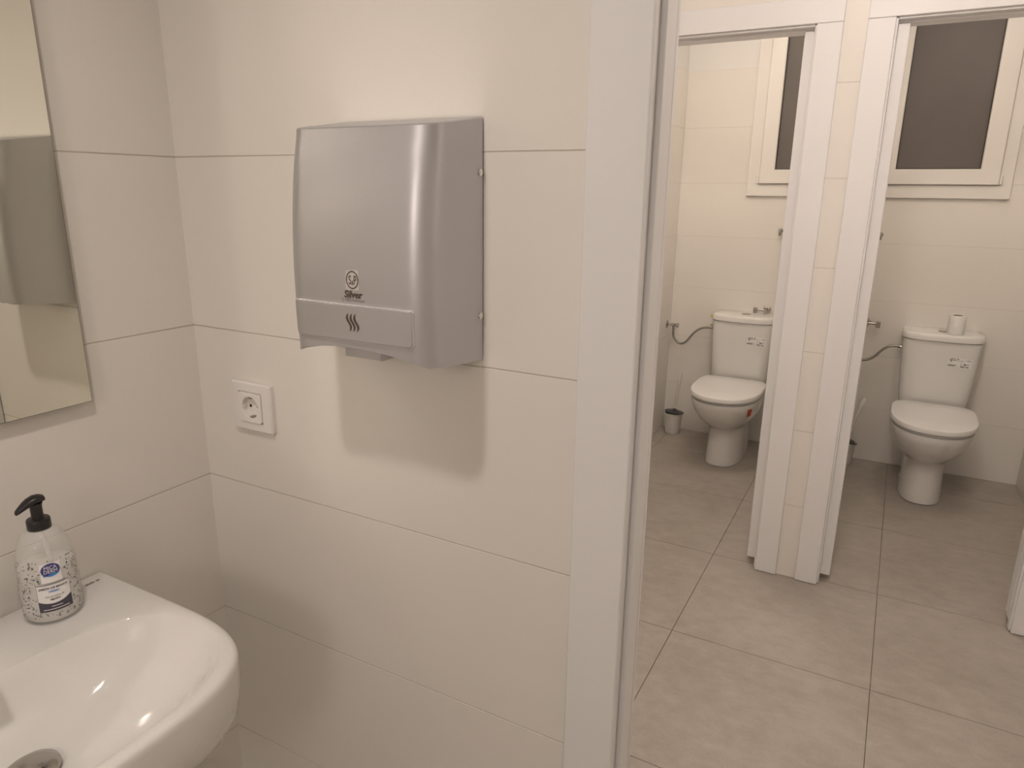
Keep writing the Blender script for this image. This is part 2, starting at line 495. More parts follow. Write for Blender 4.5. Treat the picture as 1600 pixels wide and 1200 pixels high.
# ------------------------------------------------------------------ ceiling lamps
def lamp(key, label):
    """surface-mounted lamp: white rose and socket with a bare opal bulb below it"""
    x, y, zc, r, watts, col = LAMPS[key]
    t = thing('ceiling_light', label, 'lamp', (x, y, zc), 'round ceiling lights')
    MB().lathe([(0.045, 0.0), (0.045, -0.018), (0.038, -0.026), (0.026, -0.030), (0.024, -0.040), (0.01, -0.042)], n=40).build('socket', 'paint_smooth', t, smooth=35)
    MB().lathe([(0.030, -0.0305), (0.031, -0.034), (0.030, -0.0375)], n=32).build('threaded_ring', 'paint_smooth', t, smooth=35)
    ld = bpy.data.lights.new('bulb', 'POINT')
    ld.energy = watts
    ld.color = col
    ld.shadow_soft_size = r
    lo = bpy.data.objects.new('bulb', ld)
    COL.objects.link(lo)
    lo.parent = t
    lo.location = (0, 0, -0.046 - r)
def downlight(key, label, spread):
    """recessed LED downlight: trim ring on the ceiling, glowing lens inside it"""
    x, y, zc, r, watts, col = LAMPS[key]
    t = thing('ceiling_light', label, 'lamp', (x, y, zc), 'round ceiling lights')
    MB().lathe([(r + 0.016, -0.0003), (r + 0.016, -0.004), (r + 0.010, -0.008), (r + 0.002, -0.008), (r + 0.001, -0.0015)], n=40, cap0=False, cap1=False).build('trim_ring', 'paint_smooth', t, smooth=35)
    MB().lathe([(r + 0.001, -0.0015), (0.002, -0.0015)], n=40).build('lens', 'paint_smooth', t)
    ld = bpy.data.lights.new('led', 'AREA')
    ld.shape = 'DISK'
    ld.size = 2 * r
    ld.energy = watts
    ld.color = col
    ld.spread = math.radians(spread)
    lo = bpy.data.objects.new('led', ld)
    COL.objects.link(lo)
    lo.parent = t
    lo.location = (0, 0, -0.006)
downlight('wash', 'small recessed downlight in the ceiling before the wash basin', 158)
lamp('wash_fill', 'added fill light, out of view at the rear of the wash room')
lamp('hall', 'round ceiling light in the space before the two stalls')
lamp('stall_l', 'round ceiling light above the toilet in the left stall')
lamp('stall_r', 'round ceiling light above the toilet in the right stall')

# ------------------------------------------------------------------ hand dryer
DC, DH = 0.5105, 0.1215
DZ0, DZ1 = 1.214, 1.532
def d_depth(z):
    t = (z - DZ0) / (DZ1 - DZ0)
    pts = [(0.0, 0.141), (0.12, 0.1425), (0.35, 0.1435), (0.6, 0.140), (0.8, 0.1325), (0.92, 0.1255), (1.0, 0.119)]
    for (a, fa), (b, fb) in zip(pts[:-1], pts[1:]):
        if t <= b:
            u = (t - a) / (b - a)
            u = max(0, min(1, u))
            return fa + (fb - fa) * u
    return pts[-1][1]
def smooth_depth(z):
    return sum(d_depth(min(DZ1, max(DZ0, z + k * 0.012))) for k in range(-2, 3)) / 5
RC = 0.034
def d_front(x, z):
    """y of the dryer's front at x, z (bulging, corners rounded off)"""
    u = abs(x - DC)
    d = smooth_depth(z) - 0.0045 * (u / DH) ** 2
    e = u - (DH - RC)
    if e > 0:
        d -= RC - math.sqrt(max(0, RC * RC - e * e))
    return -d
def d_bottom(x):
    u = (x - DC) / (DH * 0.92)
    return DZ0 + 0.019 * max(0, 1 - u * u) ** 0.7 if abs(u) < 1 else DZ0

dryer = thing('hand_dryer', 'silver wall-mounted hand dryer with sensor bar on the cream tiles', 'hand dryer', (DC, 0, DZ0))
def tilt(y, z):
    # the top falls towards the front, the underside rises towards it
    t = (z - DZ0) / (DZ1 - DZ0)
    u = min(1.0, -y / 0.12)
    return z + t ** 3 * (0.007 - 0.018 * u) + (1 - t) ** 3 * (-0.006 + 0.012 * u)
def dl(q): return (q[0] - DC, q[1], tilt(q[1], q[2]) - DZ0)
def front_path(z, inset=0.0):
    pts = [(DC - DH + inset, -0.003, z)]
    yc = d_front(DC - DH + 1e-5, z) + inset
    for k in range(1, 4): pts.append((DC - DH + inset, -0.003 + (yc + 0.003) * k / 4, z))
    N = 9
    for k in range(N + 1):
        a = math.pi / 2 * k / N
        x = DC - DH + RC - (RC - inset) * math.cos(a)
        xx = DC - DH + RC - RC * math.cos(a)
        pts.append((x, d_front(xx, z) + inset, z))
    for k in range(1, 24):
        x = DC - DH + RC + (2 * DH - 2 * RC) * k / 24
        pts.append((x, d_front(x, z) + inset, z))
    half = pts[:4 + N + 1]
    for q in reversed(half): pts.append((2 * DC - q[0], q[1], z))
    return pts
zs = [DZ0 + (DZ1 - DZ0) * k / 28 for k in range(29)]
outer = [front_path(z) for z in zs]
inner = [front_path(z, 0.0025) for z in zs]
for rg in (outer, inner):
    for i, q in enumerate(rg[0]):
        rg[0][i] = (q[0], q[1], d_bottom(q[0]) if q[1] < -0.10 else DZ0)
    for i, q in enumerate(rg[1]):
        rg[1][i] = (q[0], q[1], max(q[2], rg[0][i][2] + 0.003))
    for i, q in enumerate(rg[2]):
        rg[2][i] = (q[0], q[1], max(q[2], rg[1][i][2] + 0.002))
rings = [[dl(q) for q in r] for r in reversed(inner)] + [[dl(q) for q in r] for r in outer]
mb = MB().loft(rings, False, False, closed=False)
# rounded top rim and lid
top = outer[-1]
lid_rings = [[dl(q) for q in top]]
for ins, dz in ((0.0008, 0.0012), (0.0022, 0.0018)):
    lid_rings.append([dl((q[0] + (DC - q[0]) / DH * ins, q[1] + ins if q[1] < -0.01 else q[1], q[2] + dz)) for q in top])
mb.loft(lid_rings, False, False, closed=False)
lt = lid_rings[-1]
mb.add(lt, [tuple(range(len(lt)))])
cover = mb.build('cover', 'silver', dryer, smooth=38, fix=False)
# bottom plate with the outlet
b0 = [dl((q[0], q[1] + 0.001, DZ0 + 0.020)) for q in front_path(DZ0 + 0.02, 0.003)]
b1 = [dl((q[0], q[1] + 0.001, DZ0 + 0.026)) for q in front_path(DZ0 + 0.02, 0.003)]
MB().loft([b0, b1]).build('bottom_plate', 'silver', dryer, smooth=30)
mb = MB()
no = rrect(0.066, 0.050, 0.004, 4, -0.0115, 0)
ni = rrect(0.058, 0.042, 0.003, 4, -0.0115, 0)
mb.loft([[(u + 0.0, v - 0.085, 0.021) for u, v in no], [(u, v - 0.085, 0.001 + 0.005 * (1 - ((u + 0.0115) / 0.033) ** 2)) for u, v in no], [(u, v - 0.085, 0.001 + 0.005 * (1 - ((u + 0.0115) / 0.033) ** 2)) for u, v in ni], [(u, v - 0.085, 0.018) for u, v in ni]])
mb.build('air_outlet', 'silver', dryer, smooth=30)
# sensor bar, standing slightly proud of the cover
bz0, bz1 = 1.2485, 1.2975
N = 28
def bar_surface(off, inset):
    vs = []
    x0, x1 = DC - 0.1005 + inset, DC + 0.1005 - inset
    for j, z in enumerate((bz0 + inset, bz0 + inset + 0.003, (bz0 + bz1) / 2, bz1 - inset - 0.003, bz1 - inset)):
        e = 0.0022 if j in (0, 4) else 0.0
        for k in range(N + 1):
            x = x0 + e + (x1 - x0 - 2 * e) * k / N
            vs.append((x - DC, d_front(x, z) - off, z - DZ0))
    return vs
def bar_mesh(o0, o1, i0, i1):
    va, vb = bar_surface(o0, i0), bar_surface(o1, i1)
    R = 5
    n = N + 1
    f = []
    for j in range(R - 1):
        for k in range(N): f.append((j * n + k + R * n, j * n + k + 1 + R * n, (j + 1) * n + k + 1 + R * n, (j + 1) * n + k + R * n))
    loop = [k for k in range(n)] + [j * n + N for j in range(1, R)] + [(R - 1) * n + k for k in range(N - 1, -1, -1)] + [j * n for j in range(R - 2, 0, -1)]
    for a, b in zip(loop, loop[1:] + loop[:1]): f.append((a, b, b + R * n, a + R * n))
    return MB().add(va + vb, f)
sb = bar_mesh(-0.001, 0.0038, 0.0, 0.0).build('sensor_bar', 'silver_edge', dryer, smooth=30)
sf = bar_mesh(0.0037, 0.0050, 0.0004, 0.0018).build('bar_face', 'silver', sb, smooth=30)

def on_front(vs, fs, cx, cz, name, material, parent, off):
    mb = MB().add([(cx + u - DC, d_front(cx + u, cz + v) - off, cz + v - DZ0) for u, v in vs], [tuple(f) for f in fs])
    return mb.build(name, material, parent)
LOGO_X = 0.5165
# emblem: square plate with ring and the letters S&P
sq = [(-0.0112, -0.0132), (0.0112, -0.0132), (0.0112, 0.0132), (-0.0112, 0.0132)]
pl_ = on_front(sq, [(0, 1, 2, 3)], LOGO_X, 1.3305, 'emblem', 'logo_plate', cover, 0.00035)
e1, e0 = ellipse(0.0104, 0.0118), ellipse(0.0089, 0.0103)
on_front(e1 + e0, [(k, (k + 1) % 32, 32 + (k + 1) % 32, 32 + k) for k in range(32)], LOGO_X, 1.3305, 'emblem_ring', 'ink', pl_, 0.0006)
def tx(body, size, cx, cz, mat_, name, parent=cover, off=0.0006, sx=1.0, **kw):
    vs, fs = text_mesh(body, size, **kw)
    return on_front([(u * sx, v) for u, v in vs], fs, cx, cz, name, mat_, parent, off)
tx('S', 0.0165, LOGO_X - 0.0040, 1.3248, 'ink', 'emblem_letter', pl_, sx=0.62, bold=0.0002)
tx('&', 0.0085, LOGO_X + 0.0003, 1.3240, 'ink', 'emblem_letter', pl_, sx=0.62, bold=0.0001)
tx('P', 0.0165, LOGO_X + 0.0046, 1.3248, 'ink', 'emblem_letter', pl_, sx=0.62, bold=0.0002)
tx('Silver', 0.0132, LOGO_X, 1.3070, 'ink', 'print', sx=1.02, bold=0.00035, shear=0.16)
tx('SL-2002 Automatic', 0.0052, LOGO_X, 1.3022, 'ink_soft', 'print', sx=0.98)
# warm-air sign: three wavy strokes
for k in range(3):
    poly, back = [], []
    for j in range(17):
        t = j / 16
        cx = 0.0030 * math.sin((t - 0.5) * 2 * math.pi * 0.92) * 1.0
        hw = 0.0016 * (0.25 + math.sin(math.pi * t) ** 0.7)
        z = 0.0118 * (0.5 - t) * 2
        poly.append((cx - hw, z))
        back.append((cx + hw, z))
    vs = poly + back
    fs = [(j, j + 1, 17 + j + 1, 17 + j) for j in range(16)]
    cxk = LOGO_X + 0.0010 + (k - 1) * 0.0062
    mb = MB().add([(cxk + u - DC, d_front(cxk + u, 1.2745 + v) - 0.0054, 1.2745 + v - DZ0) for u, v in vs], fs)
    mb.build('warm_air_mark', 'ink', sb)
for z in (1.469, 1.274):
    s_ = MB().lathe([(0.0052, 0.0), (0.0050, 0.0015), (0.003, 0.0028), (0.0005, 0.0032)], (DH, -0.010, z - DZ0), axis='x', n=16)
    s_.build('screw', 'chrome', dryer, smooth=40)

# ------------------------------------------------------------------ wall socket
sk = thing('wall_socket', 'white square power socket on the tiles below the hand dryer', 'power socket', (0.1465, 0, 1.0605))
FW = 0.0495
fr_o = rrect(2 * FW, 2 * FW * 0.93, 0.004, 4)
fr_t = rrect(2 * FW - 0.006, 2 * FW * 0.93 - 0.006, 0.003, 4)
fr_i = rrect(0.0575, 0.0575, 0.0015, 4)
mk = lambda pts, y: [(u, y, v) for u, v in pts]
MB().loft([mk(fr_o, -0.0004), mk(fr_o, -0.0075), mk(fr_t, -0.0105), mk(fr_i, -0.0110), mk(fr_i, -0.0060)], True, False).build('frame', 'white_plastic', sk, smooth=25)
def sq_ring(hw):
    out = []
    for k in range(48):
        a = 2 * math.pi * (k + 0.5) / 48
        f = hw / max(abs(math.cos(a)), abs(math.sin(a)))
        out.append((f * math.cos(a), f * math.sin(a)))
    return out
i_o, i_t = sq_ring(0.0277), sq_ring(0.0270)
def match(r):  # circle sampled along the same directions as the rounded rectangle
    return [(r * u / math.hypot(u, v), r * v / math.hypot(u, v)) for u, v in i_o]
MB().loft([mk(i_o, -0.0062), mk(i_o, -0.0125), mk(i_t, -0.0135), mk(match(0.0210), -0.0135), mk(match(0.0200), -0.0128), mk(match(0.0190), 0.0), ], False, False).build('insert', 'white_plastic', sk, smooth=25)
MB().lathe([(0.0193, -0.0022), (0.0193, -0.0005)], (0, 0, 0), axis='y').build('well_floor', 'white_plastic', sk, smooth=25)
for dx in (-0.0095, 0.0095):
    MB().lathe([(0.0027, -0.0030), (0.0027, -0.0021)], (dx, 0, 0.0), axis='y', n=16).build('pin_hole', 'hole', sk)
for sg in (-1, 1):
    MB().box(-0.0035, 0.0035, -0.0115, -0.0025, sg * 0.0175 - 0.0012, sg * 0.0175 + 0.0012).build('earth_clip', 'contact', sk, bevel=0.0006)
for sg in (-1, 1):
    MB().box(sg * 0.0183 - 0.0012, sg * 0.0183 + 0.0012, -0.0118, -0.002, -0.0022, 0.0022).build('guide_rib', 'white_plastic', sk)
MB().box(-0.022, 0.022, -0.0140, -0.0132, -0.0272, -0.0262).build('ridge', 'white_plastic', sk)

# ------------------------------------------------------------------ mirror
mr = thing('wall_mirror', 'frameless rectangular mirror standing off the tiled wall above the basin', 'mirror', (0, -0.52, 1.107))
MY0, MY1, MZT = -0.76, -0.2175, 1.92
box('glass', 'mirror_edge', 0.013, 0.0178, MY0 + 0.52, MY1 + 0.52, 0.0, MZT - 1.107, mr)
MB().add([(0.018, MY0 + 0.5205, 0.0006), (0.018, MY1 + 0.5195, 0.0006), (0.018, MY1 + 0.5195, MZT - 1.1076), (0.018, MY0 + 0.5205, MZT - 1.1076)], [(0, 1, 2, 3)]).build('reflective_face', 'mirror', mr)
box('backing', 'white_plastic', 0.0005, 0.013, MY0 + 0.55, MY1 + 0.49, 0.03, MZT - 1.137, mr)

# ------------------------------------------------------------------ wash basin
BZ = 0.805
BYC, BHW, BXF = -0.490, 0.253, 0.434
def basin_outline(off, n=120, hw=BHW, xf=BXF, xb=0.002):
    """closed outline: back along the wall, big rounded front corners; off = inset"""
    pts = []
    # quarter super-ellipse for front corners
    for k in range(n + 1):
        t = math.pi * k / n
        c, s_ = math.cos(t), math.sin(t)
        e = 2 / 3.9
        y = BYC + (hw - off) * math.copysign(abs(c) ** e, c)
        x = 0.16 + (xf - off - 0.16) * abs(s_) ** e
        pts.append((x, y))
    back = [(xb + off * 0.9, BYC - hw + off), (xb + off * 0.9, BYC + hw - off)]
    # straight sides back to the wall
    left = [(0.16 + (back[0][0] - 0.16) * k / 8, BYC - hw + off) for k in range(1, 9)]
    bk = [(back[0][0], BYC - hw + off + (2 * hw - 2 * off) * k / 20) for k in range(1, 20)]
    right = [(back[0][0] + (0.16 - back[0][0]) * k / 8, BYC + hw - off) for k in range(0, 8)]
    return pts + left + bk + right
outl = basin_outline(0.0)
NB = len(outl)
# bowl outline sampled in matching directions from the drain
DRX, DRY, DRZ = 0.230, -0.490, 0.692
def bowl_edge(ang):
    c, s_ = math.cos(ang), math.sin(ang)
    # super-ellipse: centre (0.268, BYC), half axes 0.148 (x) and 0.243 (y)
    lo, hi = 0.0, 0.6
    for _ in range(40):
        mi = (lo + hi) / 2
        x, y = 0.262 + mi * c, BYC + mi * s_
        ax = 0.150 if x > 0.262 else 0.120
        if abs((x - 0.262) / ax) ** 2.9 + abs((y - BYC) / 0.229) ** 2.9 < 1: lo = mi
        else: hi = mi
    return 0.262 + lo * c, BYC + lo * s_
angs = [math.atan2(y - BYC, x - 0.262) for x, y in outl]
edge = [bowl_edge(a) for a in angs]
rings = []
def ring_mix(f, z, base=edge, cx=DRX, cy=DRY):
    return [(cx + (x - cx) * f, cy + (y - cy) * f, z) for x, y in base]
o_in = basin_outline(0.006)
def lerp2(A, B, t, z):
    return [(a[0] + (b[0] - a[0]) * t, a[1] + (b[1] - a[1]) * t, z) for a, b in zip(A, B)]
def under(f, z, x0=0.20):
    return [(max(0.002, x0 + (x - x0) * f) if x > 0.03 else 0.002, BYC + (y - BYC) * f, z) for x, y in outl]
rings.append(under(0.30, 0.615))
rings.append(under(0.55, 0.630))
rings.append(under(0.80, 0.672))
rings.append(under(0.935, 0.700))
rings.append(under(0.982, 0.724))
rings.append(under(0.995, 0.760))
rings.append([(x, y, BZ - 0.014) for x, y in basin_outline(0.0005)])
rings.append([(x, y, BZ - 0.007) for x, y in basin_outline(0.0012)])
rings.append([(x, y, BZ - 0.002) for x, y in basin_outline(0.0035)])
rings.append([(x, y, BZ) for x, y in basin_outline(0.0080)])
oi = basin_outline(0.0080)
rings.append(lerp2(oi, edge, 0.45, BZ))
rings.append(lerp2(oi, edge, 0.75, BZ - 0.0007))
rings.append(lerp2(oi, edge, 0.92, BZ - 0.0019))
for f, dz in ((0.999, 0.0029), (0.988, 0.0047), (0.972, 0.0080), (0.945, 0.0145), (0.90, 0.029), (0.84, 0.043), (0.76, 0.058), (0.66, 0.072), (0.54, 0.084), (0.42, 0.093), (0.30, 0.100), (0.20, 0.105), (0.13, 0.109)):
    cx = DRX + (0.262 - DRX) * min(1, max(0, (f - 0.1)))
    rings.append([(DRX + (x - DRX) * f, DRY + (y - DRY) * f, BZ - dz) for x, y in edge])
# final ring: circular drain seat
rings.append([(DRX + 0.031 * math.cos(a), DRY + 0.031 * math.sin(a), BZ - 0.113) for a in angs])
basin = thing('wash_basin', 'white ceramic wall-hung wash basin with rounded corner under the mirror', 'wash basin', (0.0, BYC, 0.0))
bl = lambda rg: [(x, y - BYC, z) for x, y, z in rg]
MB().loft([bl(r) for r in rings]).build('bowl', 'ceramic', basin, smooth=50)
# plug: domed chrome waste cover with a gap under it
MB().lathe([(0.010, -0.004), (0.012, 0.004), (0.033, 0.006), (0.0345, 0.009), (0.0335, 0.0115), (0.026, 0.0145), (0.014, 0.0165), (0.002, 0.017)], (DRX, 0, BZ - 0.112), n=48).build('waste_plug', 'plug', basin, smooth=50)
# small printed mark near the back corner
mk_ = MB()
for y0, y1, h in ((0.0, 0.003, 0.0045), (0.0036, 0.0062, 0.0060), (0.0068, 0.0094, 0.0050), (0.0100, 0.0124, 0.0060), (0.0130, 0.0150, 0.0048), (0.0185, 0.0208, 0.0055), (0.0214, 0.0236, 0.0045)):
    mk_.add([(0.034, -0.283 + y0 - BYC, BZ + 0.0004), (0.034, -0.283 + y1 - BYC, BZ + 0.0004), (0.034 - h, -0.283 + y1 - BYC, BZ + 0.0004), (0.034 - h, -0.283 + y0 - BYC, BZ + 0.0004)], [(0, 1, 2, 3)])
mk_.build('printed_mark', 'ink_soft', basin)
# mixer tap just left of the picture
tap = thing('basin_mixer_tap', 'chrome single-lever mixer tap on the back ledge of the wash basin', 'tap', (0.070, BYC - 0.009, BZ))
MB().lathe([(0.026, 0.0005), (0.026, 0.006), (0.022, 0.009), (0.021, 0.075), (0.022, 0.085), (0.018, 0.096), (0.002, 0.099)], n=28).build('body', 'chrome', tap, smooth=40)
MB().tube([(0.010, 0, 0.045), (0.05, 0, 0.056), (0.09, 0, 0.060), (0.118, 0, 0.055), (0.126, 0, 0.043)], [0.015, 0.0135, 0.0125, 0.0115, 0.011], 14).build('spout', 'chrome', tap, smooth=50)
MB().tube([(0.0, 0, 0.094), (0.035, 0, 0.110), (0.080, 0, 0.122)], [0.012, 0.008, 0.006], 12).build('lever', 'chrome', tap, smooth=50)

# ------------------------------------------------------------------ soap bottle
bx_, by_ = 0.062, -0.349
soap = thing('soap_bottle', 'clear hand soap bottle with black pump and printed label on the basin ledge', 'soap bottle', (bx_, by_, BZ))
FA = math.atan2(-0.855998 - by_, 1.14226 - bx_)      # label roughly towards the room
bp = [(0.030, 0.0006), (0.0375, 0.0015), (0.0400, 0.006), (0.0405, 0.020), (0.0400, 0.060), (0.0390, 0.088), (0.0372, 0.106), (0.0330, 0.123), (0.0268, 0.1355), (0.0200, 0.1425), (0.0150, 0.1450), (0.0130, 0.1460)]
def b_rad(z):
    for (r0, z0), (r1, z1) in zip(bp[:-1], bp[1:]):
        if z <= z1:
            return r0 + (r1 - r0) * max(0, (z - z0)) / (z1 - z0)
    return bp[-1][0]
inn = [(max(0.004, r - 0.0016), z + (0.002 if i < 2 else 0)) for i, (r, z) in enumerate(bp)]
MB().lathe(bp + list(reversed(inn)), n=48).build('bottle_body', 'bottle', soap, smooth=50)
lq = [(r - 0.0022, z + 0.0025) for r, z in bp if z < 0.07] + [(0.0370, 0.086), (0.002, 0.0862)]
MB().lathe(lq, n=40).build('liquid_soap', 'soap', soap, smooth=50)
MB().tube([(0.004, 0.006, 0.088), (0.003, 0.003, 0.115), (0, 0, 0.145)], 0.0032, 10).build('dip_tube', 'tube', soap, smooth=50)
MB().lathe([(0.0155, 0.1430), (0.0160, 0.1438), (0.0158, 0.1575), (0.0148, 0.1592), (0.0088, 0.1600), (0.0082, 0.1602), (0.0080, 0.168), (0.0082, 0.180), (0.0095, 0.184)], n=36).build('pump_collar', 'black_plastic', soap, smooth=40)
# pump head: oval button with a drooping beak
mbp = MB()
HD = Vector((-0.15, -1.0, 0)).normalized()
HS = Vector((-HD.y, HD.x, 0))
sec = [(-0.0125, 0.189, 0.002, 0.0015), (-0.0115, 0.1893, 0.0080, 0.0044), (-0.006, 0.1902, 0.0105, 0.0060), (0.002, 0.1898, 0.0105, 0.0068), (0.010, 0.1870, 0.0092, 0.0070), (0.017, 0.1830, 0.0074, 0.0062), (0.0225, 0.1792, 0.0060, 0.0050), (0.0265, 0.1765, 0.0048, 0.0034), (0.0275, 0.1755, 0.0020, 0.0014)]
rg = []
for d_, z, wy, hz in sec:
    rg.append([tuple(HD * d_ + HS * (wy * math.cos(2 * math.pi * k / 18)) + Vector((0, 0, z + hz * math.sin(2 * math.pi * k / 18)))) for k in range(18)])
mbp.loft(rg)
mbp.build('pump_head', 'black_plastic', soap, smooth=50)
def on_bottle(vs, fs, cz, name, material, off, u0=0.0, parent=soap, tilt=0.0):
    out = []
    for u, v in vs:
        u, v = u + u0, v + cz + tilt * u
        r = b_rad(v) + off
        a = FA + 0.09 + u / 0.0405
        out.append((r * math.cos(a), r * math.sin(a), v))
    return MB().add(out, fs).build(name, material, parent)
def grid_poly(inside_u0, inside_u1, v0, v1, n=10, mfn=None):
    vs, fs = [], []
    for k in range(n + 1):
        u = inside_u0 + (inside_u1 - inside_u0) * k / n
        a, b = (v0, v1) if mfn is None else mfn(u)
        vs += [(u, a), (u, b)]
    for k in range(n): fs.append((2 * k, 2 * k + 2, 2 * k + 3, 2 * k + 1))
    return vs, fs
def ell_poly(rx, ry, n=20):
    vs, fs = grid_poly(-rx, rx, 0, 0, n, lambda u: (-ry * math.sqrt(max(0, 1 - (u / rx) ** 2)), ry * math.sqrt(max(0, 1 - (u / rx) ** 2))))
    return vs, fs
vs, fs = grid_poly(-0.0140, 0.0140, 0.070, 0.100)
on_bottle(vs, fs, 0, 'label_field', 'label_white', 0.0003)
vs, fs = ell_poly(0.0130, 0.0102)
on_bottle(vs, fs, 0.0895, 'label_oval', 'label_violet', 0.0006)
wave = lambda u: (-0.0098 * math.sqrt(max(0, 1 - (u / 0.0106) ** 2)) * 0.72, -0.0030 + 0.0016 * math.sin(u * 260) - 0.0042 * (u / 0.0106) ** 2 * 0.6)
vs, fs = grid_poly(-0.0104, 0.0104, 0, 0, 14, lambda u: (min(wave(u)), max(wave(u))))
on_bottle(vs, fs, 0.0865, 'label_wave', 'label_blue', 0.0009)
def bt(body, size, cz, m_, off=0.0010, u0=0.0, sx=1.0, **kw):
    vs, fs = text_mesh(body, size, **kw)
    on_bottle([(u * sx, v) for u, v in vs], fs, cz, 'label_print', m_, off, u0)
bt('MICA', 0.0078, 0.0910, 'label_white', sx=0.92)
bt('DERM', 0.0078, 0.0850, 'label_white', sx=0.92)
vs, fs = grid_poly(-0.0225, 0.0225, 0.0230, 0.0670, 14)
on_bottle(vs, fs, 0, 'label_border', 'label_navy', 0.0003)
vs, fs = grid_poly(-0.0219, 0.0219, 0, 0, 16, lambda u: (0.0360 + 0.0062 * (u / 0.0219) ** 2 + 0.0012 * u / 0.0219, 0.0664))
on_bottle(vs, fs, 0, 'label_field', 'label_white', 0.0006)
bt('JABÓN DE MANOS', 0.0045, 0.0600, 'label_grey', bold=0.0001)
bt('DERMO', 0.0040, 0.0545, 'label_blue', bold=0.0001)
bt('Con proteína de', 0.0037, 0.0465, 'label_grey')
bt('algodón', 0.0042, 0.0418, 'label_grey', bold=0.0001)
for u0, u1, zc in ((-0.006, 0.008, 0.0315), (-0.017, 0.017, 0.0268)):
    vs, fs = grid_poly(u0, u1, zc - 0.0005, zc + 0.0005, 8)
    on_bottle(vs, fs, 0, 'label_print', 'label_white', 0.0009)
# scattered sprig print around the label
sv, sf_ = [], []
rnd = random.Random(11)
def leaf(cx, cz, L, wd, ang):
    o_ = len(sv)
    c, s_ = math.cos(ang), math.sin(ang)
    for a, b in ((-L / 2, 0), (0, wd), (L / 2, 0), (0, -wd)):
        sv.append((cx + a * c - b * s_, cz + a * s_ + b * c))
    sf_.append((o_, o_ + 1, o_ + 2, o_ + 3))
for _ in range(420):
    u = rnd.uniform(-0.062, 0.062)
    z = rnd.uniform(0.012, 0.104)
    if abs(u) < 0.0245 and 0.021 < z < 0.069: continue
    if abs(u) < 0.0150 and 0.067 < z < 0.103: continue
    leaf(u, z, rnd.uniform(0.0018, 0.0058), rnd.uniform(0.00028, 0.0010), rnd.uniform(0, math.pi))
on_bottle(sv, sf_, 0, 'sprig_print', 'label_grey', 0.0005)

# ------------------------------------------------------------------ toilets
def d_ring(z, hw, yf, yb, n=64, e=2.4, cy=None, back_e=4.0):
    """egg/D ring: yf front (negative), yb back, widest at cy"""
    cy = (yf + yb) / 2 if cy is None else cy
    pts = []
    for k in range(n):
        a = 2 * math.pi * k / n
        c, s_ = math.cos(a), math.sin(a)
        ee = e if s_ < 0 else back_e
        x = hw * math.copysign(abs(c) ** (2 / ee), c)
        ly = (cy - yf) if s_ < 0 else (yb - cy)
        y = cy + ly * math.copysign(abs(s_) ** (2 / ee), s_)
        pts.append((x, y, z))
    return pts

